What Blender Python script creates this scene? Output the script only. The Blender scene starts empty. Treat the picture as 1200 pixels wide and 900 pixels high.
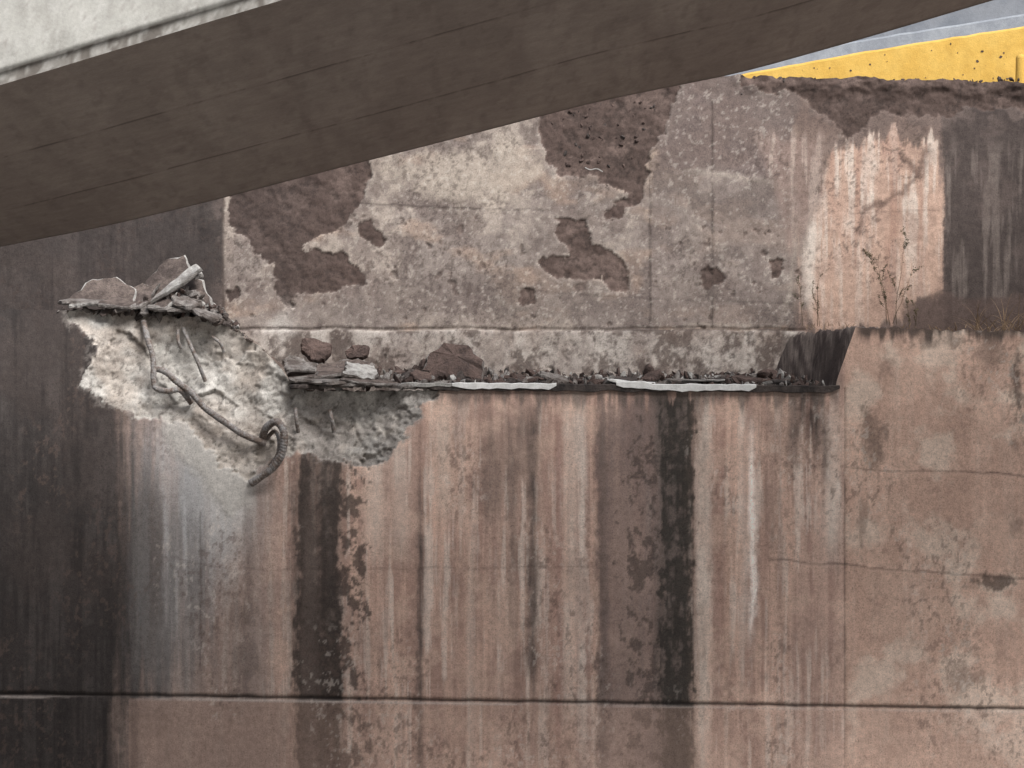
import bpy, bmesh, math, random
import numpy as np
from mathutils import Vector, Euler, noise as mn
random.seed(7); rng=np.random.RandomState(11)
scene=bpy.context.scene

# ------------------------------------------------------------------ survey
# wall face is the plane y=0, 1 m = 100 survey units; camera stands 40 m off
CAMZ=2.5; D0=40.0
def wx(u,y=0.0): return (np.asarray(u)-600)/100.0*(D0+y)/D0
def wz(v,y=0.0): return CAMZ+(850-np.asarray(v))/100.0*(D0+y)/D0

# ------------------------------------------------------------------ noise
LAT=rng.rand(512,512)
def vnoise(x,y,seed=0):
    x=x+seed*37.31+1000; y=y+seed*91.7+1000
    xi=np.floor(x).astype(int); yi=np.floor(y).astype(int)
    fx=x-xi; fy=y-yi; fx=fx*fx*(3-2*fx); fy=fy*fy*(3-2*fy)
    a=LAT[xi%512,yi%512]; b=LAT[(xi+1)%512,yi%512]; c=LAT[xi%512,(yi+1)%512]; d=LAT[(xi+1)%512,(yi+1)%512]
    return (a*(1-fx)+b*fx)*(1-fy)+(c*(1-fx)+d*fx)*fy
def fbm(X,Y,sx,sy=None,seed=0,o=4,g=0.5):
    sy=sy or sx; s=0;a=1;t=0
    ca,sa=(math.cos(.5),math.sin(.5)) if sx==sy else (1,0)
    X,Y=X*ca-Y*sa,X*sa+Y*ca
    for i in range(o):
        s=s+a*vnoise(X/sx*2.03**i,Y/sy*2.03**i,seed+i*3.7); t+=a; a*=g
    return s/t
def ss(a,b,x): t=np.clip((x-a)/(b-a),0,1); return t*t*(3-2*t)
def sdf(poly,X,Y):
    d=np.full(X.shape,1e9); ins=np.zeros(X.shape,bool); n=len(poly)
    for i in range(n):
        ax,ay=poly[i]; bx,by=poly[(i+1)%n]
        ex,ey=bx-ax,by-ay; L=ex*ex+ey*ey+1e-9
        t=np.clip(((X-ax)*ex+(Y-ay)*ey)/L,0,1)
        d=np.minimum(d,np.hypot(X-ax-t*ex,Y-ay-t*ey))
        c=((ay>Y)!=(by>Y))
        if ey!=0: ins^= c & (X<(ex*(Y-ay)/ey+ax))
    return np.where(ins,d,-d)
def ldist(pl,X,Y):
    d=np.full(X.shape,1e9)
    for (ax,ay),(bx,by) in zip(pl[:-1],pl[1:]):
        ex,ey=bx-ax,by-ay; L=ex*ex+ey*ey+1e-9
        t=np.clip(((X-ax)*ex+(Y-ay)*ey)/L,0,1)
        d=np.minimum(d,np.hypot(X-ax-t*ex,Y-ay-t*ey))
    return d
def facets(X,Y,n,box,seed,tilt):
    r=np.random.RandomState(seed); px=r.uniform(box[0],box[2],n); py=r.uniform(box[1],box[3],n)
    h=r.uniform(-1,1,n); gx=r.normal(0,1,n); gy=r.normal(0,1,n)
    out=np.zeros(X.shape); m0=(X>box[0]-20)&(X<box[2]+20)&(Y>box[1]-20)&(Y<box[3]+20)
    x=X[m0]; y=Y[m0]; best=np.full(x.shape,1e9); o=np.zeros(x.shape)
    for i in range(n):
        d=(x-px[i])**2+((y-py[i])*1.2)**2; m=d<best
        best=np.where(m,d,best); o=np.where(m,h[i]+((x-px[i])*gx[i]+(y-py[i])*gy[i])*tilt,o)
    out[m0]=o
    return out
def rgb(r,g,b):
    c=np.array([r,g,b])/255.0
    return np.where(c<0.04045,c/12.92,((c+0.055)/1.055)**2.4)
def mix(col,c,m):
    m=np.clip(m,0,1)[...,None]; return col*(1-m)+np.asarray(c)*m
def stretch(n): return np.clip((n-.22)/.56,0,1)
def dissolve(mask,n,w=.12): return ss(-w,w,mask*(1+2*w)-w-stretch(n)*1.0)
def desat(col,k):
    l=(col*np.array([.3,.55,.15])).sum(-1,keepdims=True); return col*(1-k)+l*k

# ------------------------------------------------------------------ helpers
def link(o,parent=None):
    scene.collection.objects.link(o)
    if parent: o.parent=parent
    return o
def empty(name):
    e=bpy.data.objects.new(name,None); scene.collection.objects.link(e); return e
def grid_obj(name,co,col,mat,keep=None,parent=None,flip=False,smooth=True):
    nr,nc=co.shape[:2]
    idx=np.arange(nr*nc).reshape(nr,nc)
    q=np.stack([idx[:-1,:-1],idx[:-1,1:],idx[1:,1:],idx[1:,:-1]],-1)
    if flip: q=q[...,::-1]
    q=q.reshape(-1,4)
    if keep is not None: q=q[keep.reshape(-1)]
    me=bpy.data.meshes.new(name)
    me.vertices.add(nr*nc); me.vertices.foreach_set('co',co.astype(np.float32).ravel())
    me.loops.add(q.size); me.loops.foreach_set('vertex_index',q.astype(np.int32).ravel())
    me.polygons.add(len(q)); me.polygons.foreach_set('loop_start',np.arange(0,q.size,4,dtype=np.int32))
    me.update(calc_edges=True)
    if smooth: me.polygons.foreach_set('use_smooth',np.ones(len(q),bool))
    a=me.color_attributes.new('Stain','FLOAT_COLOR','POINT')
    c4=np.ones((nr*nc,4),np.float32); c4[:,:3]=np.clip(col,0.004,0.9).reshape(-1,3)
    a.data.foreach_set('color',c4.ravel())
    me.materials.append(mat)
    return link(bpy.data.objects.new(name,me),parent)
def N(nt,t,**k):
    n=nt.nodes.new(t)
    for a,b in k.items(): setattr(n,a,b)
    return n
def mat_surface(name,color=None,var=0.35,scales=(3,18,90),bump=0.4,dist=0.02,rough=0.9,attr=False,color2=None,pits=0.0,gain=1.0):
    m=bpy.data.materials.new(name); m.use_nodes=True; nt=m.node_tree; L=nt.links
    b=nt.nodes['Principled BSDF']; b.inputs['Roughness'].default_value=rough
    b.inputs['Specular IOR Level'].default_value=0.25
    tc=N(nt,'ShaderNodeTexCoord')
    ns=[]
    for i,s in enumerate(scales):
        if attr and i==0: ns.append(None); continue
        n=N(nt,'ShaderNodeTexNoise'); n.inputs['Scale'].default_value=s; n.inputs['Detail'].default_value=3; n.inputs['Roughness'].default_value=0.75
        L.new(tc.outputs['Object'],n.inputs['Vector']); ns.append(n)
    ad=N(nt,'ShaderNodeMath',operation='ADD'); L.new(ns[1].outputs['Fac'],ad.inputs[0]); L.new(ns[2].outputs['Fac'],ad.inputs[1])
    mr=N(nt,'ShaderNodeMapRange'); mr.inputs['From Min'].default_value=0.7; mr.inputs['From Max'].default_value=1.3
    mr.inputs['To Min'].default_value=(1-var)*gain; mr.inputs['To Max'].default_value=(1+var)*gain
    L.new(ad.outputs[0],mr.inputs['Value'])
    last=mr.outputs[0]
    if pits>0:
        pr=N(nt,'ShaderNodeMapRange'); pr.inputs['From Min'].default_value=.30; pr.inputs['From Max'].default_value=.42
        pr.inputs['To Min'].default_value=1-pits; pr.inputs['To Max'].default_value=1
        L.new(ns[2].outputs['Fac'],pr.inputs['Value'])
        mm=N(nt,'ShaderNodeMath',operation='MULTIPLY'); L.new(last,mm.inputs[0]); L.new(pr.outputs[0],mm.inputs[1]); last=mm.outputs[0]
    sc=N(nt,'ShaderNodeVectorMath',operation='SCALE'); L.new(last,sc.inputs['Scale'])
    if attr:
        at=N(nt,'ShaderNodeAttribute',attribute_name='Stain'); L.new(at.outputs['Color'],sc.inputs[0])
    else:
        mx=N(nt,'ShaderNodeMix',data_type='RGBA')
        mx.inputs[6].default_value=(*color,1); mx.inputs[7].default_value=(*(color2 if color2 is not None else color),1)
        r=N(nt,'ShaderNodeMapRange'); r.inputs['From Min'].default_value=0.4; r.inputs['From Max'].default_value=0.6
        L.new(ns[0].outputs['Fac'],r.inputs['Value']); L.new(r.outputs[0],mx.inputs[0]); L.new(mx.outputs[2],sc.inputs[0])
    L.new(sc.outputs[0],b.inputs['Base Color'])
    bp=N(nt,'ShaderNodeBump'); bp.inputs['Strength'].default_value=bump; bp.inputs['Distance'].default_value=dist
    L.new(ad.outputs[0],bp.inputs['Height']); L.new(bp.outputs[0],b.inputs['Normal'])
    return m

M_wall=mat_surface('stained_concrete',attr=True,var=0.26,scales=(3,14,60),bump=0.25,dist=0.012,pits=.3,gain=1.33)
M_uwall=mat_surface('weathered_render',attr=True,var=0.30,scales=(3,14,60),bump=0.25,dist=0.014,pits=.3,gain=0.93)
M_deck=mat_surface('deck_concrete',attr=True,var=0.16,scales=(3,4,38),bump=0.12,dist=0.012)
M_grey=mat_surface('broken_concrete',rgb(136,131,128),color2=rgb(92,84,80),var=0.45,scales=(4,14,70),bump=0.8)
M_light=mat_surface('pale_concrete',rgb(176,174,171),color2=rgb(132,128,125),var=0.35,scales=(5,16,80),bump=0.7)
M_dark=mat_surface('bitumen',rgb(58,54,53),color2=rgb(88,80,77),var=0.4,scales=(4,14,70),bump=0.7)
M_brown=mat_surface('red_soil_clod',rgb(96,81,76),color2=rgb(74,63,60),var=0.45,scales=(4,14,60),bump=0.9)
M_white=mat_surface('white_paint_worn',(.84,.84,.83),color2=(.7,.7,.69),var=0.1,scales=(6,14,60),bump=0.3)
M_slab=mat_surface('asphalt_slab',rgb(112,101,96),color2=rgb(82,73,70),var=0.4,scales=(5,16,70),bump=0.8)
M_yellow=mat_surface('yellow_paint',rgb(208,172,92),color2=rgb(198,160,80),var=0.12,scales=(2,9,50),bump=0.3)
M_blue=mat_surface('bluegrey_concrete',rgb(128,132,139),color2=rgb(114,119,127),var=0.12,scales=(2,7,40),bump=0.2)
M_duct=mat_surface('zinc_duct',rgb(154,151,150),color2=rgb(120,107,99),var=0.4,scales=(9,25,90),bump=0.5,rough=0.65)
M_ground=mat_surface('ground_soil',(0.145,0.135,0.125),color2=(0.10,0.095,0.09),var=0.3,scales=(0.3,2,12),bump=0.6)
M_stem=mat_surface('dry_stem',rgb(100,82,62),color2=rgb(70,60,46),var=0.3)
M_leaf=mat_surface('weed_leaf',(0.06,0.06,0.035),color2=(0.11,0.085,0.05),var=0.3)
M_straw=mat_surface('dry_grass',rgb(140,118,96),color2=rgb(100,82,66),var=0.3)

# ------------------------------------------------------------------ lower wall
def seq(a,b,s): return np.arange(a,b,s,dtype=float)
FS=1.6
U=np.concatenate([seq(-600,-10,10),seq(-10,1210,FS),seq(1210,1901,10)])
V=np.concatenate([np.arange(1110,920,-10.),np.arange(920,354,-FS)])
tpx=[-900,0,80,150,210,262,300,330,342,360,1900]
tpy=[362,362,363,366,370,376,402,430,452,457,457]
def top_v(u,yd=0.0):
    t=np.interp(u,tpx,tpy)
    t=t+ (vnoise(u/9,u*0+3+yd*9)-0.5)*7*ss(70,110,u)*(1-ss(350,370,u)) + (vnoise(u/5,u*0+8+yd*7)-0.5)*2.2
    e=986-yd*58+(vnoise(u/30,u*0+yd*5)-.5)*8
    k=np.clip((u-(e-8))/24.0,0,1)**0.7
    blk=383+(u-1005)*0.03+(vnoise(u/14,u*0+5+yd*4)-0.5)*4+(vnoise(u/4,u*0+15+yd*4)-0.5)*2
    return t*(1-k)+blk*k
X,Y=np.meshgrid(U,V)
T=top_v(U)[None,:]+0*X
keep=(Y[:-1,:-1]>T[:-1,:-1])|(Y[:-1,1:]>T[:-1,1:])
Y=np.maximum(Y,T)

def wall_paint(X,Y):
    n1=fbm(X,Y,120,seed=1); n2=fbm(X,Y,30,seed=2,o=6,g=.6); n3=fbm(X,Y,9,12,seed=3,o=4,g=.7); n4=fbm(X,Y,5,8,seed=13,o=3,g=.7)
    st=fbm(X,Y,18,420,seed=4,o=5,g=0.65); st2=fbm(X,Y,7,130,seed=5,o=4,g=0.65); st3=fbm(X,Y,45,600,seed=6,o=4,g=.6); stf=fbm(X,Y,4,60,seed=8,o=2)
    wob=(fbm(X,Y,16,110,seed=7,o=6,g=.7)-0.5)
    def band(a,b,s=6,w=14): 
        Z=X+wob*w*2+(n4-.5)*8
        return ss(a-s,a+s,Z)*(1-ss(b-s,b+s,Z))
    def yr(a,b,s=30):
        Z=Y+(st2-0.5)*90+(n2-.5)*30
        return ss(a-s,a+s,Z)*(1-ss(b-s,b+s,Z))
    col=np.zeros(X.shape+(3,))+rgb(178,149,135)
    col=mix(col,rgb(194,162,145),ss(.45,.6,st3)*.8)
    col=mix(col,rgb(148,118,107),ss(.49,.62,st)*.65)
    col=mix(col,rgb(210,194,182),ss(.52,.66,st2*.75+n2*.25)*.65)
    col=mix(col,rgb(140,110,100),ss(.54,.66,fbm(X,Y,9,260,seed=15,o=4,g=.6))*.4)
    col=mix(col,rgb(144,120,110),ss(.52,.66,n1*.5+n2*.5)*.4)
    col=mix(col,rgb(198,170,153),(1-ss(.34,.46,n2))*.4)
    R=ss(988,992,X)
    blot=ss(.42,.6,n2)
    col=mix(col,rgb(194,163,145),R*.7); col=mix(col,rgb(172,140,124),R*blot*.5)
    col=mix(col,rgb(208,191,175),R*ss(.5,.66,fbm(X,Y,50,seed=12,o=6,g=.6))*.55)
    for (xc,w,a,b,c,al) in [(492,5,560,900,(92,80,76),.8),(440,11,470,640,(204,190,178),.55),(470,12,480,640,(198,182,170),.5),
        (624,8,480,800,(92,80,75),.8),(600,6,500,740,(106,93,87),.55),(575,13,490,600,(110,97,90),.65),(540,6,500,900,(146,116,104),.45),(610,18,470,570,(96,84,79),.5),
        (655,5,480,860,(142,106,96),.6),(668,9,470,830,(202,183,170),.6),(684,6,470,900,(204,189,178),.55),(690,3,480,900,(140,108,98),.4),(824,8,480,900,(212,196,183),.7),(881,4,500,740,(232,220,211),1),(870,4,520,800,(204,184,172),.6),
        (905,9,470,640,(138,117,107),.6),(930,12,470,560,(100,88,82),.65),(955,9,460,535,(50,44,43),.95),(940,5,460,500,(54,47,45),.9),(976,11,470,640,(206,192,180),.7),(968,6,470,540,(88,77,72),.75),
        (520,9,465,600,(198,182,168),.5),(850,6,600,900,(150,122,108),.45),(915,6,640,900,(150,122,110),.5),(290,12,730,800,(92,79,74),.65),(300,7,600,810,(182,160,149),.5),(552,4,600,880,(206,190,178),.4),(730,5,560,880,(160,138,128),.4)]:
        m=np.exp(-((X+wob*12+(n4-.5)*5-xc)/w)**2)*yr(a,b,35); col=mix(col,rgb(*c),m*al*(0.35+1.2*n2)*(.6+.8*stf))
    col=mix(col,rgb(120,104,99),band(700,806,7,14)*yr(460,1200,10)*(.55+.5*stretch(st2*.5+n2*.5)))
    col=mix(col,rgb(150,128,118),band(720,746,8,12)*.5*yr(560,1200,30))
    col=mix(col,rgb(92,80,76),band(700,712,4,6)*.5*yr(480,1200,30))
    b1=band(770,818,12,14)*yr(455,1200,8)
    col=mix(col,rgb(80,74,70),b1*.65)
    col=mix(col,rgb(46,45,42),dissolve(b1*.62,n3*.45+st2*.35+n2*.2,.14)*.8)
    col=mix(col,rgb(64,57,54),dissolve(band(726,780,20,26)*.45*yr(490,1200,40),n3*.8+n2*.2,.1)*.65)
    b2=band(340,402,12,16)*yr(515,1200,25)
    col=mix(col,rgb(86,76,71),b2*.78)
    col=mix(col,rgb(50,45,43),dissolve(b2*.62,n3*.35+st*.45+n2*.2,.18)*.8)
    col=mix(col,rgb(118,103,96),band(352,374,6,12)*.35*yr(600,1200,60))
    col=mix(col,rgb(64,56,53),dissolve(band(386,432,16,12)*.52*yr(540,1200,25),n3*.85+n2*.15,.12)*.8)
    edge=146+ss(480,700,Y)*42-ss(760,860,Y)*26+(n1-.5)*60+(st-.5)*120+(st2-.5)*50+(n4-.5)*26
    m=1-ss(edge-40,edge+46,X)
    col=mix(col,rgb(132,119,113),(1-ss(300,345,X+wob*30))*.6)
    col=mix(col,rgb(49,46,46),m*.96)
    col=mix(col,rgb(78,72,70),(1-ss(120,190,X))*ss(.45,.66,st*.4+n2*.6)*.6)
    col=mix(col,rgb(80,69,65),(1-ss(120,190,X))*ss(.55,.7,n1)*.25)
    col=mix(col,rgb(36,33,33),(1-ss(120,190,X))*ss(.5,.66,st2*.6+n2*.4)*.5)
    cx=236-ss(560,800,Y)*38; wd=60-ss(560,820,Y)*26
    lm=np.exp(-np.abs((X+wob*40+(n4-.5)*12-cx)/wd)**3)*ss(455,510,Y)*(1-ss(580,860,Y))
    col=mix(col,rgb(160,159,160),lm*(.35+1.1*st2))
    lm=np.exp(-np.abs((X+wob*26-268)/26)**3)*ss(480,520,Y)*(1-ss(560,670,Y))
    col=mix(col,rgb(190,187,184),lm*.85)
    col=mix(col,rgb(112,107,105),band(150,240,22,26)*ss(540,640,Y)*(1-ss(760,880,Y))*ss(.36,.56,st)*.65)
    col=mix(col,rgb(86,76,72),band(176,190,5,14)*ss(520,600,Y)*(1-ss(700,800,Y))*.5+band(282,296,5,12)*ss(560,620,Y)*(1-ss(700,760,Y))*.35)
    col=mix(col,rgb(100,89,85),dissolve(band(262,300,12,20)*.6*yr(690,830,25),n2,.25)*.5)
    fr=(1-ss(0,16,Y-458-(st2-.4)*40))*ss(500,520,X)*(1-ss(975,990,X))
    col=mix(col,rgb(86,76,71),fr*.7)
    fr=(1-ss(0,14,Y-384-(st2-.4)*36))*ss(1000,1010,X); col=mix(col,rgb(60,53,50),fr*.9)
    for (a,b,r1,r2,al) in [(1022,500,20,60,.6),(1158,682,30,12,.8),(1192,440,9,45,.8),(1195,520,14,14,.5),(1125,780,28,44,.45),(1085,400,35,10,.5),(1160,410,24,34,.55),(1010,610,8,40,.4),(1190,610,16,20,.4),(1180,760,20,40,.25),(1040,430,14,30,.35)]:
        d=1.3-np.hypot((X-a+(n2-.5)*r1*2)/r1,(Y-b+(n1-.5)*r2)/r2)*.8
        col=mix(col,rgb(78,66,60),dissolve(np.clip(d,0,1)*.62,n4*.5+n2*.5,.2)*al)
    for pl,w,al in [([(992,546),(1040,552),(1100,551),(1200,558),(1500,566)],1.2,.65),([(900,655),(985,662),(1060,668),(1120,672),(1200,678),(1500,686)],1.3,.65),
                    ([(200,652),(240,664),(330,668),(700,664)],1.1,.3),([(1045,553),(1040,600),(1052,640)],1,.35),([(990,455),(990,1100)],1.1,.6),([(235,600),(236,1100)],1.3,.5),([(492,470),(492,1100)],1.1,.4),([(813,470),(812,1100)],1.1,.4)]:
        d=ldist(pl,X+(n3-.5)*3,Y+(n2-.5)*8*(pl[0][0]!=pl[-1][0])); col=mix(col,rgb(66,54,50),np.exp(-(d/w)**2)*al*(.4+.8*stretch(n2)))
    jy=812+X*0.0152
    low=ss(0,3,Y-jy-3)
    col=mix(col,rgb(176,147,132),low*.3*(X>150)); col=mix(col,rgb(150,127,116),low*ss(130,190,X+(n1-.5)*50+(st2-.5)*40)*(1-ss(330,345,X))*.7)
    cl=ss(.45,.65,fbm(X,Y,70,130,seed=14,o=3))
    col=mix(col,rgb(92,77,71),ss(.60,.68,n4)*(.08+.4*cl))
    col=mix(col,rgb(210,198,188),(1-ss(.28,.36,n4))*.3*cl*(X>180))
    col*= (0.80+.40*fbm(X,Y,60,seed=21,o=6,g=.6))[...,None]
    j=np.exp(-((Y-jy-(n2-.5)*3)/1.9)**2); col=mix(col,rgb(34,30,29),j*.92)
    pale=np.exp(-((Y-jy-4.4)/1.4)**2)*ss(.25,.5,fbm(X,Y,60,4,seed=9))*(1-ss(300,900,X)*.5); col=mix(col,rgb(186,174,167),pale*.75)
    return desat(col,.10),j
col,j=wall_paint(X,Y)
spall=[(78,366),(84,380),(108,394),(112,410),(98,434),(98,452),(120,470),(150,484),(186,492),(214,494),(236,520),(262,548),(288,560),(310,545),(334,532),(348,524),(378,536),(408,548),(432,552),(452,545),(474,512),(492,486),(500,468),(520,456),(520,430),(345,430),(262,340),(78,340)]
Xn=X+(fbm(X,Y,20,seed=31,o=6,g=.65)-.5)*30; Yn=Y+(fbm(X,Y,20,seed=32,o=6,g=.65)-.5)*30
sd=sdf(spall,Xn,Yn)
sm=ss(-.6,.9,sd)
Xf=X+(fbm(X,Y,12,seed=39)-.5)*14; Yf=Y+(fbm(X,Y,12,seed=40)-.5)*14
box=(60,330,560,590)
F1=facets(Xf,Yf,80,box,5,.045); F2=facets(Xf,Yf,480,box,6,.10)
rN=fbm(X,Y,60,seed=33,o=5,g=.5); rF=fbm(X,Y,5,seed=34,o=3,g=.7)
rough=.3+.7*ss(290,350,X)
depth=sm*0.03+np.clip(sd/30,0,1)*0.06+ sm*((rN-.5)*0.17+F1*.015*np.clip(sd/14,0,1)+F2*.008*(.4+rough)+(rF-.5)*0.026*(.5+rough))
depth+= sm*np.clip(sd/70,0,1)*0.05+ sm*ss(325,350,X)*0.02*np.clip(sd/30,0,1)
Yd=depth.copy()
sc_=np.zeros_like(col)+rgb(184,181,176)
sc_=mix(sc_,rgb(148,143,138),ss(.4,.62,fbm(X,Y,18,seed=42,o=5,g=.6))*.6); sc_=mix(sc_,rgb(204,201,196),ss(.5,.64,fbm(X,Y,26,seed=36,o=5,g=.6))*.7)
sc_=mix(sc_,rgb(162,147,135),ss(.5,.68,fbm(X,Y,60,seed=37))*.45)
sc_=mix(sc_,rgb(130,126,123),ss(315,350,X+(rN-.5)*40)*ss(.35,.55,fbm(X,Y,24,seed=38,o=5,g=.6))*.7)
sc_=mix(sc_,rgb(84,79,75),ss(.60,.72,rF)*.6)
sc_=mix(sc_,rgb(104,98,94),ss(.35,.9,F2)*.22+ss(.3,1,F1)*.2)
sc_*=.93
col=mix(col,rgb(150,143,138),ss(-7,0,sd)*.5*(Y<560)*ss(.35,.6,rF))
tg=sdf([(186,486),(232,500),(300,540),(292,590),(268,606),(238,560),(196,520)],Xn,Yn); col=mix(col,rgb(172,168,163),ss(-10,8,tg)*.8)
col=col*(1-sm[...,None])+sc_*sm[...,None]
Yd-=ss(-6,8,tg)*(1-sm)*.012
Yd+=j*0.03*(sd<0)
Yd+= (fbm(X,Y,90,seed=41)-.5)*0.02
jl=np.exp(-((X-990)/1.6)**2)*(Y>455); Yd+=jl*0.01
co=np.stack([wx(X),Yd,wz(Y)],-1)
wall=empty('retaining_wall')
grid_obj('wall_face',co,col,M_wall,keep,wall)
yr_=np.concatenate([[0],np.linspace(0.03,1.35,34)])
UU,YY=np.meshgrid(U,yr_)
TT=top_v(UU,YY)
yf=Yd[-1,:]; 
Ypos=np.where(YY==0,yf[None,:],np.maximum(YY,yf[None,:]+YY*0.05))
bump=(fbm(UU,YY*100,30,seed=51,o=4)-.45)*0.22*ss(0.05,0.5,YY)*(UU>260)
zt=wz(TT)+bump*((UU<900))
zt+=((UU>900)&(UU<1040))*(fbm(UU,YY*100,14,seed=55,o=5,g=.6)-.5)*.22*ss(0,.15,YY)
zt[0]=wz(top_v(U))
ct=np.zeros(UU.shape+(3,))+rgb(80,69,64)
ct=mix(ct,rgb(118,108,101),ss(.5,.6,fbm(UU,YY*100,14,seed=52)))
blkm=((UU>900)&(UU<1030))*1.0; ct=mix(ct,rgb(58,51,50),blkm*.9)
ct=mix(ct,rgb(108,99,94),blkm*ss(.48,.58,fbm(UU,YY*100+TT,9,seed=54,o=5,g=.6))*.6)
grid_obj('wall_shelf',np.stack([wx(UU),Ypos,zt],-1),ct,M_wall,None,wall)

# ------------------------------------------------------------------ upper wall
YB=1.2
U2=U; V2=np.arange(480.,60.,-FS)
def utop(u): return 89+(u-870)*0.02+(vnoise(u/16,u*0+2)-.5)*5+(vnoise(u/5,u*0+6)-.5)*2
X,Y=np.meshgrid(U2,V2); T=utop(U2)[None,:]+0*X
keep=(Y[:-1,:-1]>T[:-1,:-1])|(Y[:-1,1:]>T[:-1,1:]); Y=np.maximum(Y,T)
n1=fbm(X,Y,110,seed=61); n2=fbm(X,Y,28,seed=62,o=6,g=.6); n3=fbm(X,Y,8,seed=63,o=4,g=.7); n4=fbm(X,Y,4.5,seed=60,o=3,g=.7); st=fbm(X,Y,16,260,seed=64,g=.65,o=5); st2=fbm(X,Y,7,100,seed=65,o=4,g=.65)
col=np.zeros(X.shape+(3,))+rgb(138,127,121)
col=mix(col,rgb(166,154,144),ss(.42,.6,fbm(X,Y,70,seed=66,o=6,g=.6))*.8)
col=mix(col,rgb(104,92,88),ss(.49,.62,n2)*.65)
col=mix(col,rgb(164,140,123),ss(.54,.68,fbm(X,Y,60,30,seed=67,o=5))*.45)
d=np.hypot((X-540)/130,(Y-205)/45)+(n2-.5)*1.4; col=mix(col,rgb(174,162,150),(1-ss(.6,1.1,d))*.75)
d=np.hypot((X-590)/280,(Y-350)/30)+(n2-.5)*1.6; col=mix(col,rgb(106,95,91),(1-ss(.5,1.2,d))*.6)
m=sdf([(768,60),(1210,60),(1210,160),(932,150),(930,215),(880,205),(768,196)],X+(n2-.5)*20,Y+(n2-.5)*20); col=mix(col,rgb(108,95,92),ss(-5,5,m)*.85)
pm=sdf([(764,198),(820,198),(905,212),(928,232),(934,290),(928,350),(915,384),(764,384)],X+(n2-.5)*9,Y+(n2-.5)*9)
col=mix(col,rgb(130,118,113),ss(-2,2,pm)*.6); col=mix(col,rgb(166,155,145),np.exp(-((pm-2)/3)**2)*.6*(X>800))
col=mix(col,rgb(100,89,85),ss(-2,2,pm)*ss(.5,.62,fbm(X,Y,34,seed=68,o=5))*.55)
m=ss(930,940,X+(n2-.5)*16)
col=mix(col,rgb(118,101,94),m*.9)
cur=sdf([(944,385),(942,300),(955,250),(975,180),(1000,168),(1050,158),(1098,172),(1106,250),(1103,340),(1060,372),(1000,390)],X+(st-.5)*30+(n4-.5)*8,Y+(st2-.5)*50)
cm=ss(-5,5,cur); col=mix(col,rgb(190,160,143),cm*.95)
col=mix(col,rgb(212,200,189),cm*ss(.49,.66,st2)*.75*(1-ss(250,340,Y)*.5)); col=mix(col,rgb(158,122,107),cm*ss(.5,.66,st)*.55); col=mix(col,rgb(170,142,128),cm*ss(.48,.6,n2)*.4)
col=mix(col,rgb(208,197,187),np.exp(-((X+(n2-.5)*14-948)/8)**2)*ss(240,270,Y)*(1-ss(340,370,Y))*.75)
for pl,w in [([(1060,185),(1072,200),(1060,225),(1035,238),(1015,250),(1010,275)],4),([(1072,200),(1085,180)],8),([(1035,238),(1030,262)],2.5)]:
    dd=ldist(pl,X+(n2-.5)*24+(n4-.5)*8,Y+(n2-.5)*24); col=mix(col,rgb(108,88,80),np.exp(-(dd/w)**2)*.75)
m=sdf([(885,160),(960,165),(965,230),(930,300),(905,215)],X+(st-.5)*26,Y+(st2-.5)*30); col=mix(col,rgb(142,122,114),ss(-8,8,m)*.7)
col=mix(col,rgb(176,160,150),ss(-8,8,m)*ss(.5,.66,st2)*.6)
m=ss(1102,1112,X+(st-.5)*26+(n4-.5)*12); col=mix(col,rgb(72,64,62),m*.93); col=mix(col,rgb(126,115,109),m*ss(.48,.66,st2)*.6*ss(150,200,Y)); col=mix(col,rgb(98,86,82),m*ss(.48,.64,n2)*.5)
m=sdf([(1060,352),(1110,345),(1300,350),(1300,400),(1060,400)],X+(n2-.5)*20,Y+(n2-.5)*20); col=mix(col,rgb(94,79,74),ss(-4,4,m)*.8)
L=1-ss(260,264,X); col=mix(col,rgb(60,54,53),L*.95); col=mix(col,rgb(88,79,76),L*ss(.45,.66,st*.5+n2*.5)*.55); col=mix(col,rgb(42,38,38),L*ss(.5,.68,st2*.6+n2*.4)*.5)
bare=[[(262,200),(440,150),(432,200),(424,240),(400,266),(366,282),(350,292),(398,298),(424,318),(430,334),(380,338),(352,340),(336,362),(322,334),(322,306),(292,292),(272,268)],
 [(632,130),(700,100),(800,90),(782,150),(764,190),(748,238),(722,256),(712,250),(736,226),(704,212),(684,206),(652,206),(634,186)],
 [(648,254),(664,258),(692,266),(694,286),(716,298),(736,314),(736,338),(716,334),(700,320),(672,328),(640,320),(630,308),(644,298),(668,300),(650,276)],
 [(418,264),(438,260),(450,278),(444,286),(426,280)],[(608,342),(624,340),(626,354),(612,357)],[(826,320),(840,315),(847,326),(838,336),(828,334)],[(904,302),(916,306),(919,323),(908,329)],[(268,340),(282,338),(284,350),(270,352)],
 [(862,60),(1300,60),(1300,124),(1150,126),(1090,136),(1030,130),(1000,164),(978,146),(952,122),(920,108),(870,102)]]
Xn=X+(fbm(X,Y,20,seed=71,o=6,g=.62)-.5)*26; Yn=Y+(fbm(X,Y,20,seed=72,o=6,g=.62)-.5)*26
bd=np.full(X.shape,-1e9)
for p in bare: bd=np.maximum(bd,sdf(p,Xn,Yn))
chip=ss(.735,.75,fbm(X,Y,13,seed=73,o=4))*(X>265)*(X<940)*(Y>250)
bm_=np.maximum(ss(-.8,.8,bd),chip*.6)
bc=np.zeros_like(col)+rgb(86,72,67); bc=mix(bc,rgb(110,94,88),ss(.46,.62,n2)*.75); bc=mix(bc,rgb(58,49,46),ss(.54,.66,n3)*.6); bc=mix(bc,rgb(62,54,52),(1-ss(300,430,X))*.5)
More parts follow.
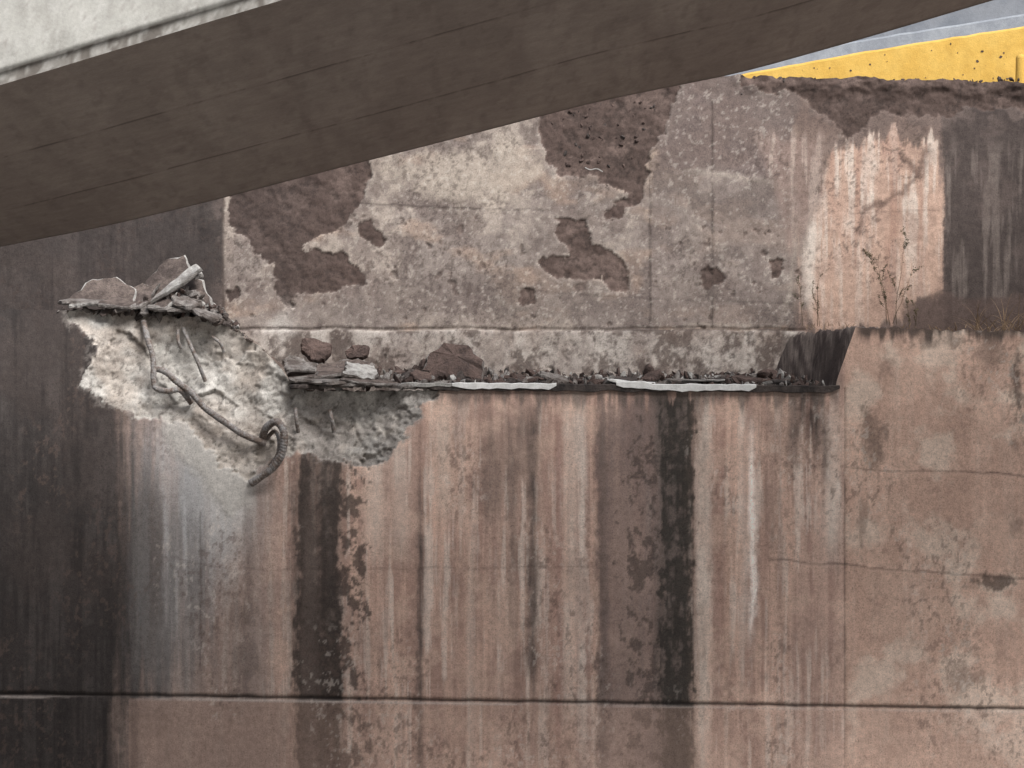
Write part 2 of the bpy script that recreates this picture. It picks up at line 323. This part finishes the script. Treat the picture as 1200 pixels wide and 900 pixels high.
halo=ss(-9,-1,bd)*(1-bm_); col=mix(col,rgb(168,158,149),halo*.4*ss(.4,.6,n2)*(X<1000))
col=mix(col,rgb(112,99,94),ss(-30,-6,bd)*(1-bm_)*ss(.45,.55,fbm(X,Y,12,seed=79,o=5))*.55)
col=col*(1-bm_[...,None])+bc*bm_[...,None]
by=386+(vnoise(X/30,Y*0+1)-.5)*3
base=ss(0,2,Y-by)*(X<945)
col=mix(col,rgb(138,127,121),base*.7*(X>262)); col=mix(col,rgb(184,176,169),base*dissolve(.5+0*X,fbm(X,Y,22,50,seed=74,o=5),.3)*.75*(X>262)); col=mix(col,rgb(84,72,67),base*ss(.48,.6,fbm(X,Y,20,26,seed=75,o=5,g=.65))*.8)
col=mix(col,rgb(194,188,182),np.exp(-((X-328)/20)**2-((Y-385)/22)**2)*.8*ss(.3,.6,n2))
for pl,w,al in [([(262,100),(262,400)],2,.8),([(762,190),(762,384)],1.4,.75),([(835,120),(835,384)],1.4,.65),([(420,238),(500,242),(570,245),(640,246)],1.2,.65),([(270,385),(500,384),(760,387),(930,386)],1.6,.75),([(1000,250),(1100,246)],1,.3),([(560,330),(640,342),(760,350),(930,356)],1,.35)]:
    dd=ldist(pl,X+(n3-.5)*3,Y+(n3-.5)*4); col=mix(col,rgb(58,49,46),np.exp(-(dd/w)**2)*al*(.4+.8*stretch(n2)))
cl=ss(.45,.62,fbm(X,Y,60,seed=76,o=3))*(X<1095)
col=mix(col,rgb(74,63,59),ss(.59,.66,n4)*(.08+.42*cl)); col=mix(col,rgb(186,177,168),(1-ss(.28,.35,n4))*.4*(1-bm_)*(X>262)*(X<930))
col*=(0.82+.36*fbm(X,Y,50,seed=77,o=6,g=.6))[...,None]
Yd=YB+bm_*0.02+bm_*((n3-.5)*0.03+(n2-.5)*0.05)+(n2-.5)*0.02*(1-bm_)
crust=(1-ss(6,26,Y-utop(X)))*ss(850,880,X)
Yd-=crust*(0.03+(fbm(X,Y,24,12,seed=78)-.45)*0.12)
Yd-=base*0.03+L*0.05
Yd+=np.exp(-((Y-by)/2)**2)*0.02*(X<945)*(X>262)
uw=empty('upper_wall')
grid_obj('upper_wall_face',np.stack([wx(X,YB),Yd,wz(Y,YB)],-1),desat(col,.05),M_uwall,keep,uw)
yy=np.array([0,.1,.3,.8,2,6,20,90.]); 
A,B=np.meshgrid(U2,yy); zt=wz(utop(A),YB)+ (fbm(A,B*100,20,seed=81)-.5)*.06*(B>0)-0.1*ss(0,.5,B)
yp=Yd[-1][None,:]+B
grid_obj('upper_terrace_ground',np.stack([wx(A,YB),yp,zt],-1),np.zeros(A.shape+(3,))+rgb(80,68,63),M_uwall)

# ------------------------------------------------------------------ bridge deck
us=np.concatenate([np.arange(-1500,-60,12.),np.arange(-60,1260,3.),np.arange(1260,2701,12.)])
def ext(u,px,py):
    v=np.interp(u,px,py); s0=(py[1]-py[0])/(px[1]-px[0]); s1=(py[-1]-py[-2])/(px[-1]-px[-2])
    v=np.where(u<px[0],py[0]+(u-px[0])*s0,v); return np.where(u>px[-1],py[-1]+(u-px[-1])*s1,v)
fpx=np.array([0,130,250,400,550,700,870,1020,1165.]); fpy=np.array([289,264,235,196,158,119,85,43,0.])
DF=36.0; DN=27.0
xs=(us-600)/100*DF/D0
zf=sum(CAMZ+(850-ext(us+o_,fpx,fpy))/100*DF/D0 for o_ in np.linspace(-45,45,15))/15
xn0=(0-600)/100*DN/D0; xn1=(330-600)/100*DN/D0; zn0=CAMZ+7.5*DN/D0; zn1=CAMZ+8.5*DN/D0
zn=zn0+(xs-xn0)*(zn1-zn0)/(xn1-xn0)
nt_=220; t=np.linspace(0,1,nt_)
Tt,Xs=np.meshgrid(t,xs,indexing='ij')
Zs=zf[None,:]*(1-Tt)+zn[None,:]*Tt
Ys=(DF-D0)*(1-Tt)+(DN-D0)*Tt
S=Xs*100; W=Tt*900
c=np.zeros(Xs.shape+(3,))+rgb(160,148,140)
g1=fbm(S,W,120,700,seed=91,o=6,g=.55); g2=fbm(S,W,22,110,seed=92,o=6,g=.65); g3=fbm(S,W,50,500,seed=94,o=4,g=.6)
c=mix(c,rgb(174,163,154),ss(.42,.62,g1)*.5); c=mix(c,rgb(142,131,124),ss(.46,.62,g2)*.3); c=mix(c,rgb(186,175,166),ss(.56,.7,g3)*.3)
c=mix(c,rgb(122,111,104),ss(.62,.72,fbm(S,W,9,50,seed=97,o=3))*.25)
for tt,al in [(.30,.6),(.64,.65)]:
    e=np.exp(-((Tt-tt-(g1-.5)*.01)/.0035)**2)*al*(0.25+1.0*ss(.40,.56,g2)); c=mix(c,rgb(84,74,69),e); Zs=Zs+e*0.006
c=mix(c,rgb(84,76,71),(1-ss(0,.015,Tt))*.6)
Zs=Zs+(g1-.5)*0.012
deck=empty('bridge_deck')
grid_obj('soffit',np.stack([Xs,Ys,Zs],-1),c,M_deck,None,deck)
prof=[(0,0),(0.0,0.02),(0.0,0.05),(0,.08),(0.0,0.10),(-0.05,0.11)]+[(-0.05,0.11+.03*i) for i in range(1,51)]+[(0.25,1.62),(0.3,0.9),(8.7,0.9),(8.75,1.6),(9.0,1.6),(9.0,0.0)]
P=[];C=[]
for i,(dy,dz) in enumerate(prof):
    far=dy>4
    zb=np.where(far,zf,zn)
    zz=zb+dz
    if i==0: zz=Zs[-1]
    P.append(np.stack([xs,np.full_like(xs,DN-D0+dy),zz],-1))
    ZZ=(zz)*100
    h=fbm(xs*100,ZZ,22,40,seed=95,o=6,g=.65); h2=fbm(xs*100,ZZ,5,9,seed=96,o=4)
    cc=np.zeros((len(xs),3))+(rgb(166,165,160) if dz>0.105 else rgb(104,99,94))
    cc=mix(cc,rgb(146,144,139),ss(.45,.6,h)*.5); cc=mix(cc,rgb(182,181,177),ss(.52,.66,h2)*.5); cc=mix(cc,rgb(122,116,110),ss(.66,.74,h2)*.4)
    C.append(cc)
grid_obj('fascia',np.array(P),np.array(C),M_deck,None,deck,smooth=False)

# ------------------------------------------------------------------ yellow barrier + wall behind
def loft_box(name,pts_top,zb,y0,y1,mat,parent=None,sub=60):
    xs_=np.linspace(pts_top[0][0],pts_top[-1][0],sub); zt_=np.interp(xs_,[p[0] for p in pts_top],[p[1] for p in pts_top])
    bm=bmesh.new(); rows=[]
    ch=0.03
    for x,z in zip(xs_,zt_):
        z+=random.uniform(-.006,.006)
        rows.append([bm.verts.new(v) for v in [(x,y0,zb),(x,y0,z-ch),(x,y0+ch,z),(x,y1-ch,z),(x,y1,z-ch),(x,y1,zb)]])
    for a,b in zip(rows[:-1],rows[1:]):
        for i in range(5): bm.faces.new([a[i],b[i],b[i+1],a[i+1]])
    bm.faces.new(rows[0]); bm.faces.new(rows[-1][::-1])
    bmesh.ops.recalc_face_normals(bm,faces=bm.faces)
    me=bpy.data.meshes.new(name); bm.to_mesh(me); bm.free(); me.materials.append(mat)
    return link(bpy.data.objects.new(name,me),parent)
def pt(u,v,y): return (float(wx(u,y)),float(wz(v,y)))
bar=empty('yellow_barrier')
loft_box('barrier_body',[pt(820,96,3.5),pt(870,86,3.5),pt(1000,62,3.5),pt(1200,30,3.5),pt(1700,-50,3.5)],9.8,3.5,3.8,M_yellow,bar)
bm=bmesh.new()
for i in range(70):
    u=random.uniform(930,1400); v=random.uniform(44,92)
    if v<86-(u-870)*0.17+6: continue
    x,z=pt(u,v,3.5); r=random.choice([.004,.006,.01,.016])*random.uniform(.8,1.2)
    vs=[bm.verts.new((x+r*math.cos(a)*random.uniform(.6,1.4),3.494,z+r*math.sin(a)*random.uniform(.6,1.4))) for a in np.linspace(0,6.28,8)[:-1]]
    bm.faces.new(vs)
me=bpy.data.meshes.new('chips'); bm.to_mesh(me); bm.free(); me.materials.append(M_brown); link(bpy.data.objects.new('chips',me),bar)
gw=empty('concrete_parapet')
loft_box('parapet_body',[pt(700,60,7),pt(1700,-110,7)],9.8,7,7.4,M_blue,gw)
loft_box('parapet_rail',[pt(700,95,6.9),pt(1200,16,6.9),pt(1700,-63,6.9)],9.8,6.9,6.99,mat_surface('pale_blue_paint',rgb(150,155,162),color2=rgb(136,141,149),var=.1),gw)
bm=bmesh.new(); x,z=pt(1196,92,3.2)
r=bmesh.ops.create_cone(bm,cap_ends=True,segments=20,radius1=.07,radius2=.06,depth=.34); bmesh.ops.translate(bm,verts=bm.verts,vec=(x,3.2,z+.08))
r=bmesh.ops.create_uvsphere(bm,u_segments=20,v_segments=10,radius=.062); bmesh.ops.translate(bm,verts=r['verts'],vec=(x,3.2,z+.25))
me=bpy.data.meshes.new('yellow_bollard'); bm.to_mesh(me); bm.free(); me.materials.append(M_yellow); link(bpy.data.objects.new('yellow_bollard',me))

# ------------------------------------------------------------------ rubble
def add_rock(bm,c,s,rot=None,mi=0,sub=2,cut=.5):
    r=bmesh.ops.create_icosphere(bm,subdivisions=sub,radius=1)
    off=Vector((random.random()*99,random.random()*99,0))
    planes=[Vector((random.gauss(0,1),random.gauss(0,1),random.gauss(0,1))).normalized() for _ in range(8)]
    cs=[cut*random.uniform(.75,1.3) for _ in planes]
    R=Vector((random.uniform(0,6.28),random.uniform(0,6.28),random.uniform(0,6.28))) if rot is None else Vector(rot)
    E=Euler(R).to_matrix()
    for v in r['verts']:
        p=v.co.copy()
        for pl,cu in zip(planes,cs):
            d=p.dot(pl)
            if d>cu: p-=pl*(d-cu)
        p*=1.35+.12*mn.noise(p*4+off)
        p=Vector((p.x*s[0],p.y*s[1],p.z*s[2])); v.co=E@p+Vector(c)
    for v in r['verts']:
        for f in v.link_faces: f.material_index=mi
def add_slab(bm,u,v,y,w,d,th,rot,mi=0,n=8,out=None,rim=None):
    E=Euler([math.radians(a) for a in rot]).to_matrix(); c=Vector((float(wx(u,y)),y,float(wz(v,y))))
    if out is None:
        ang=[i*6.283/n+random.uniform(-.32,.32) for i in range(n)]; P2=[(math.cos(a)*r*w/2,math.sin(a)*r*d/2) for a,r in zip(ang,[random.uniform(.65,1.15) for _ in ang])]
    else: P2=[(a*w/2,b*d/2) for a,b in out]
    Q=[]
    for (a,b),(c2,d2) in zip(P2,P2[1:]+P2[:1]):
        for k in range(4):
            t=k/4; j=0 if k==0 else .03*(w+d)/2
            Q.append((a+(c2-a)*t+random.uniform(-j,j),b+(d2-b)*t+random.uniform(-j,j)))
    n=len(Q); L=[]
    for lv in range(5):
        f=[-.5,-.25,.05,.3,.5][lv]; k=[.95,1,1.01,.99,.95][lv]
        L.append([bm.verts.new(c+E@Vector((a*k*random.uniform(.97,1.03),b*k*random.uniform(.97,1.03),f*th+random.uniform(-.14,.14)*th))) for a,b in Q])
    for a,b in zip(L[:-1],L[1:]):
        for i in range(n):
            f=bm.faces.new([a[i],a[(i+1)%n],b[(i+1)%n],b[i]]); f.material_index=mi if rim is None else rim
    for ring in (L[-1],L[0]):
        hub=bm.verts.new(sum((x.co for x in ring),Vector())/n+E@Vector((random.uniform(-.1,.1)*w,random.uniform(-.1,.1)*d,random.uniform(-.2,.3)*th)))
        for i in range(n): f=bm.faces.new([ring[i],ring[(i+1)%n],hub]); f.material_index=mi
def fin(bm,name,mats,smooth=False):
    bmesh.ops.recalc_face_normals(bm,faces=bm.faces)
    me=bpy.data.meshes.new(name); bm.to_mesh(me); bm.free()
    for m in mats: me.materials.append(m)
    if smooth:
        for p in me.polygons: p.use_smooth=True
    return link(bpy.data.objects.new(name,me))
MATS=[M_grey,M_dark,M_brown,M_light,M_white,M_slab]
bm=bmesh.new()
add_slab(bm,121,341,.3,.80,.40,.05,(58,2,0),5,out=[(-1,-.8),(1,-.9),(.95,.2),(.35,1),(-.35,.8)],rim=3)
add_slab(bm,112,354,.15,.8,.6,.05,(14,2,0),0); add_slab(bm,96,357,.05,.4,.4,.04,(10,-6,0),3); add_slab(bm,136,356,.0,.5,.4,.05,(22,4,0),5,rim=0)
add_slab(bm,188,331,.45,.85,.44,.05,(58,-36,0),5,out=[(-1,-.8),(.9,-.8),(1,.5),(.5,1),(-.3,.6)],rim=3)
add_slab(bm,164,346,.3,.5,.36,.05,(52,-20,0),5,rim=0)
add_slab(bm,214,344,.2,.62,.62,.05,(60,-16,0),5,out=[(-1,-.8),(1,-.9),(.9,.3),(.4,.9),(-.6,.3)],rim=3)
add_slab(bm,206,333,.0,.72,.2,.05,(44,-34,0),3,out=[(-1,-.3),(.2,-.9),(1,-.6),(.9,.9),(-.1,.6)]); add_slab(bm,228,320,.1,.26,.3,.04,(40,-4,0),3)
add_slab(bm,222,352,.0,.45,.4,.06,(34,12,0),0); add_slab(bm,196,354,.0,.4,.34,.06,(34,-16,0),5,rim=3)
add_slab(bm,205,361,.03,.8,.6,.05,(14,4,0),0); add_slab(bm,152,358,.1,.6,.5,.05,(18,-8,0),5,rim=0); add_slab(bm,244,366,.05,.4,.5,.06,(20,24,0),0)
for i in range(700):
    u=random.gauss(202,44); 
    if u<66 or u>295: continue
    h=max(0,34-abs(u-216)*.4); y=random.uniform(-.02,.5); v=float(top_v(np.array([u]),0)[0])+2-random.random()*h; s=random.choice([.01,.016,.024,.034,.048])*random.uniform(.7,1.2)
    add_rock(bm,(float(wx(u,y)),y,float(wz(v,y))),(s*1.5,s,s*.6),mi=random.choice([0,0,0,1,5,5,2,3]),sub=1)
fin(bm,'rubble_pile',MATS)
bm=bmesh.new()
add_slab(bm,388,447,.1,1.1,.6,.05,(10,2,0),0); add_slab(bm,372,438,.3,.9,.6,.05,(18,-4,0),5,rim=0); add_slab(bm,424,438,.1,.6,.5,.06,(32,10,5),3,rim=0); add_slab(bm,440,448,.02,.8,.5,.04,(14,6,0),5,rim=0)
add_slab(bm,360,453,.04,.5,.3,.05,(6,0,0),1); add_slab(bm,468,452,.05,.5,.4,.05,(8,4,0),0); add_slab(bm,352,430,.2,.5,.4,.04,(28,10,0),0); add_slab(bm,400,452,-.03,.6,.3,.04,(4,-3,0),0); add_slab(bm,395,433,.5,.8,.5,.05,(28,-8,0),5,rim=0)
for (u,v,a,b,rt,m) in [(560,447,.4,.3,(12,6,0),1),(610,446,.5,.3,(14,-8,0),2),(650,443,.35,.3,(24,14,0),0),(690,447,.4,.3,(10,0,0),2),(735,446,.35,.3,(18,8,0),1),(765,441,.25,.3,(30,-20,0),2),(800,447,.4,.3,(12,4,0),0),(845,446,.4,.3,(12,-4,0),1),(880,445,.5,.3,(16,6,0),2),(920,447,.4,.3,(14,0,0),1),(520,449,.5,.3,(12,-4,0),0),(495,442,.3,.3,(30,14,0),2)]:
    add_slab(bm,u,v,.3,a,b,.04,rt,m)
add_slab(bm,372,412,.9,.5,.34,.1,(60,8,0),2); add_slab(bm,418,414,.95,.3,.26,.08,(64,-20,0),2); add_slab(bm,344,424,.8,.3,.2,.06,(50,10,0),0)
for (u,v,y,a,b,c_,m) in [(408,427,.8,.08,.1,.05,0),(500,432,.6,.15,.16,.09,2),(600,443,.5,.2,.16,.05,2),(760,434,.6,.06,.1,.11,2),(480,441,.5,.12,.15,.06,1),(905,443,.6,.15,.16,.07,2)]:
    add_rock(bm,(float(wx(u,y)),y,float(wz(v,y))),(a,b,c_),rot=(random.uniform(-.3,.3),random.uniform(-.3,.3),random.random()*6),mi=m,sub=3,cut=.42)
add_slab(bm,534,424,.55,.74,.5,.12,(66,10,0),2,out=[(-1,-.9),(1,-.9),(.9,.2),(.3,.9),(-.5,.8),(-.9,.1)],rim=0); add_slab(bm,510,436,.45,.35,.35,.08,(50,-24,0),2)
for i in range(1700):
    u=random.uniform(335,965); y=random.uniform(.03,1.0); s=random.choice([.006,.01,.015,.022,.032,.045])*random.uniform(.6,1.3)
    v=455-y*9-random.random()*5-(10*y if u<600 else 5*y)
    add_rock(bm,(float(wx(u,y)),y,float(wz(v,y))),(s*1.8,s,s*.6),mi=random.choice([0,0,1,1,2,2,2,3] if u>430 else [0,0,1,3,2]),sub=1)
fin(bm,'concrete_debris',MATS)
bm=bmesh.new()
for i in range(420):
    if i<300: u=random.uniform(865,1500); v=92+abs(random.gauss(0,6))
    else: u=random.uniform(640,780); v=random.uniform(118,195)
    if i>=300 and (u<655+ (v-180)*.5 or u>772-(v-118)*.35): continue
    s=random.choice([.006,.01,.016,.024])*random.uniform(.7,1.2); y=YB+.02
    add_rock(bm,(float(wx(u,y)),y,float(wz(v,y))),(s*1.6,s,s*.7),mi=random.choice([2,2,2,1]),sub=1)
fin(bm,'soil_crust',MATS)
def strip(name,u0,u1,mat,v,h,yo,parent,rag=.006):
    bm=bmesh.new(); n=int((u1-u0)/9)+2; rows=[]
    for i in range(n):
        u=u0+(u1-u0)*i/(n-1); zz=float(wz(v(u)))+random.uniform(-rag,rag); hh=h*random.uniform(.8,1.1)*(0.5 if i in(0,n-1) else 1); x=float(wx(u))
        rows.append([bm.verts.new(p) for p in [(x,yo,zz-hh),(x,yo-.006,zz-.01),(x,yo+.02,zz),(x,yo+.24,zz+.004),(x,yo+.24,zz-hh)]])
    for a,b in zip(rows[:-1],rows[1:]):
        for i in range(5): bm.faces.new([a[i],b[i],b[(i+1)%5],a[(i+1)%5]])
    bm.faces.new(rows[0]); bm.faces.new(rows[-1][::-1]); bmesh.ops.recalc_face_normals(bm,faces=bm.faces)
    me=bpy.data.meshes.new(name); bm.to_mesh(me); bm.free(); me.materials.append(mat); link(bpy.data.objects.new(name,me),parent)
js=empty('expansion_joint_strip')
lv=lambda u:449+(u-500)*.006
strip('strip_base',500,984,M_dark,lv,.085,-.03,js)
strip('white_part',530,652,M_white,lambda u:lv(u)-.4,.075,-.045,js)
strip('white_part_2',722,886,M_white,lambda u:lv(u)-.8+(-2 if u<760 else 0),.085,-.045,js)
strip('white_scrap',712,768,M_white,lambda u:443.5+(u-712)*.08,.04,.02,js)
strip('white_scrap_2',800,850,M_light,lambda u:444,.02,.05,js)
strip('grey_part',470,535,M_light,lambda u:lv(u)-.2,.05,-.04,js)

# ------------------------------------------------------------------ ducts / bars
def catmull(P,n=14):
    P=[np.array(p,float) for p in P]; P=[2*P[0]-P[1]]+P+[2*P[-1]-P[-2]]; out=[]
    for i in range(1,len(P)-2):
        for k in range(n):
            t=k/n; a,b,c,d=P[i-1:i+3]
            out.append(.5*((2*b)+(c-a)*t+(2*a-5*b+4*c-d)*t*t+(3*b-a-3*c+d)*t**3))
    out.append(P[-2]); return out
def add_tube(bm,pts,r,rip=.07,per=.035,mi=0):
    w=[(float(wx(u)),y,float(wz(v))) for u,v,y in pts]
    path=[Vector(p) for p in catmull(w)]
    d=[0]; 
    for a,b in zip(path[:-1],path[1:]): d.append(d[-1]+(b-a).length)
    n=max(6,int(d[-1]/.008)); ts=np.linspace(0,d[-1],n); A=np.array([list(p) for p in path]); Q=np.stack([np.interp(ts,d,A[:,k]) for k in range(3)],1)
    up=Vector((0,1,0)); prev=None; seg=14
    for i in range(n):
        tn=Vector(Q[min(i+1,n-1)]-Q[max(i-1,0)]).normalized()
        s=up.cross(tn); s=s.normalized() if s.length>1e-4 else Vector((1,0,0)); q=tn.cross(s)
        rr=r*(1+.12*mn.noise(Vector(Q[i])*9))
        ring=[]
        for k in range(seg):
            a=k/seg*6.2832; rad=rr*(1+rip*math.sin(ts[i]/per*6.2832+a))
            ring.append(bm.verts.new(Vector(Q[i])+(s*math.cos(a)+q*math.sin(a))*rad))
        if prev:
            for k in range(seg): f=bm.faces.new([prev[k],prev[(k+1)%seg],ring[(k+1)%seg],ring[k]]); f.material_index=mi
        else: bm.faces.new(ring[::-1])
        prev=ring
    bm.faces.new(prev)
bm=bmesh.new()
add_tube(bm,[(168,376,.02),(173,396,-.05),(180,420,-.08),(181,446,-.09),(184,456,-.09),(198,459,-.08),(212,458,-.06),(224,472,.04)],.034)
add_tube(bm,[(182,432,-.03),(194,436,-.06),(208,448,-.07),(226,462,-.08),(240,478,-.08),(262,494,-.08),(286,510,-.07),(312,520,-.02)],.038)
add_tube(bm,[(306,520,.05),(312,503,-.08),(325,496,-.18),(334,508,-.24),(333,530,-.22),(322,548,-.16),(306,560,-.1),(294,567,-.06)],.045)
add_tube(bm,[(312,514,.02),(322,506,-.06),(328,516,-.10),(326,534,-.10),(316,546,-.04)],.026)
add_tube(bm,[(214,384,.05),(222,402,-.02),(232,424,-.04),(240,446,.06)],.023)
add_tube(bm,[(208,386,.03),(209,400,.0),(212,408,.05)],.02)
add_tube(bm,[(248,394,.03),(258,402,.0),(262,412,.05)],.018)
add_tube(bm,[(346,478,.06),(347,490,.0),(349,506,.08)],.023)
add_tube(bm,[(386,480,.06),(389,492,.0),(391,506,.08)],.025)
fin(bm,'exposed_cable_ducts',[M_duct],True)

# ------------------------------------------------------------------ plants
def weed(name,u,v,y,h,n,lean=0,leaf=.03,spread=.35,lp=.5):
    bm=bmesh.new(); base=Vector((float(wx(u,y)),y,float(wz(v,y))))
    def stem(p,d,L,r,dep):
        k=8; pr=None; q=p.copy(); dd=d.copy()
        for i in range(k+1):
            rr=r*(1-.7*i/k)
            ring=[bm.verts.new(q+Vector((math.cos(a)*rr,math.sin(a)*rr,0))) for a in (0,2.1,4.2)]
            if pr:
                for j_ in range(3): bm.faces.new([pr[j_],pr[(j_+1)%3],ring[(j_+1)%3],ring[j_]])
            pr=ring
            if dep<2 and i>1 and random.random()<.6:
                stem(q,(dd+Vector((random.gauss(0,.5),random.gauss(0,.5),.25))).normalized(),L*random.uniform(.15,.3),rr*.6,dep+1)
            if dep>0 or i>3:
                for _ in range(3):
                    if random.random()<lp:
                        a=Vector((random.gauss(0,1),random.gauss(0,1),random.gauss(0,.7))).normalized(); b=a.orthogonal().normalized(); s=leaf*random.uniform(.5,1.2)
                        vs=[bm.verts.new(x) for x in (q,q+a*s*.5+b*s*.25,q+a*s,q+a*s*.5-b*s*.25)]
                        f=bm.faces.new(vs); f.material_index=1
            dd=(dd+Vector((random.gauss(0,.1),random.gauss(0,.1),0))).normalized(); q=q+dd*L/k
    for i in range(n):
        stem(base+Vector((random.gauss(0,.07),random.gauss(0,.05),0)),Vector((lean+random.gauss(0,spread),random.gauss(0,.2),1)).normalized(),h*random.uniform(.7,1),.005,0)
    fin(bm,name,[M_stem,M_leaf])
weed('dry_weed',1042,380,.9,1.0,4,-.03,.027,.17,.4)
weed('dry_weed',956,382,.9,.62,3,0,.02,.14,.3)
weed('dry_weed',1078,386,.9,.35,2,0,.02,.2,.3)
def grass(name,u0,u1,v,y,h,n,w=.005):
    bm=bmesh.new()
    for i in range(n):
        p=Vector((float(wx(random.uniform(u0,u1),y)),y+random.uniform(-.3,.3),float(wz(v,y)))); d=Vector((random.gauss(0,.6),random.gauss(0,.4),1)).normalized(); L=h*random.uniform(.3,1); pr=None
        for k in range(6):
            a=bm.verts.new(p+Vector((-w*(1-k/6),0,0))); b=bm.verts.new(p+Vector((w*(1-k/6)+.001,0,0)))
            if pr: bm.faces.new([pr[0],pr[1],b,a])
            pr=(a,b); p=p+d*L/5; d=(d+Vector((d.x*.25,0,-.16))).normalized()
    fin(bm,name,[M_straw])
grass('dry_grass',1140,1300,388,.6,.5,130)
grass('dry_grass',1050,1130,387,.6,.12,40)
grass('dry_grass',940,1000,385,.8,.12,24)
bm=bmesh.new()
add_tube(bm,[(688,178,1.13),(694,181,1.1),(702,180,1.1),(709,183,1.12)],.007,0)
fin(bm,'plastic_litter',[M_light],True)

# ------------------------------------------------------------------ ground
bm=bmesh.new(); 
for p in [(-1500,-1500,0),(1500,-1500,0),(1500,1500,0),(-1500,1500,0)]: bm.verts.new(p)
bm.faces.new(bm.verts); fin(bm,'ground',[M_ground])

# ------------------------------------------------------------------ light
w=bpy.data.worlds.new('World'); scene.world=w; w.use_nodes=True; nt=w.node_tree
bg=nt.nodes['Background']; sky=nt.nodes.new('ShaderNodeTexSky'); sky.sky_type='NISHITA'; sky.sun_disc=False
EL=math.radians(44); AZ=math.radians(150)   # veiled sun in front of the wall, to the right
sky.sun_elevation=EL; sky.sun_rotation=AZ; sky.dust_density=4; sky.air_density=1.0
hs=nt.nodes.new('ShaderNodeHueSaturation'); hs.inputs['Saturation'].default_value=.45
nt.links.new(sky.outputs[0],hs.inputs['Color']); nt.links.new(hs.outputs[0],bg.inputs['Color']); bg.inputs['Strength'].default_value=.15
sl=bpy.data.lights.new('sun','SUN'); sl.energy=3.9; sl.angle=math.radians(30); sl.color=(1,.98,.95)
so=link(bpy.data.objects.new('sun',sl))
dirv=Vector((math.sin(AZ)*math.cos(EL),math.cos(AZ)*math.cos(EL),math.sin(EL)))
so.rotation_euler=dirv.to_track_quat('Z','Y').to_euler()
# ------------------------------------------------------------------ camera
cd=bpy.data.cameras.new('camera'); cd.sensor_width=36; cd.lens=120; cd.shift_y=(850-450)/1200; cd.clip_end=4000; cd.clip_start=.5
cam=link(bpy.data.objects.new('camera',cd)); cam.location=(0,-D0,CAMZ); cam.rotation_euler=(math.radians(90),0,0); scene.camera=cam
scene.view_settings.view_transform='Standard'; scene.view_settings.look='None'; scene.view_settings.exposure=0
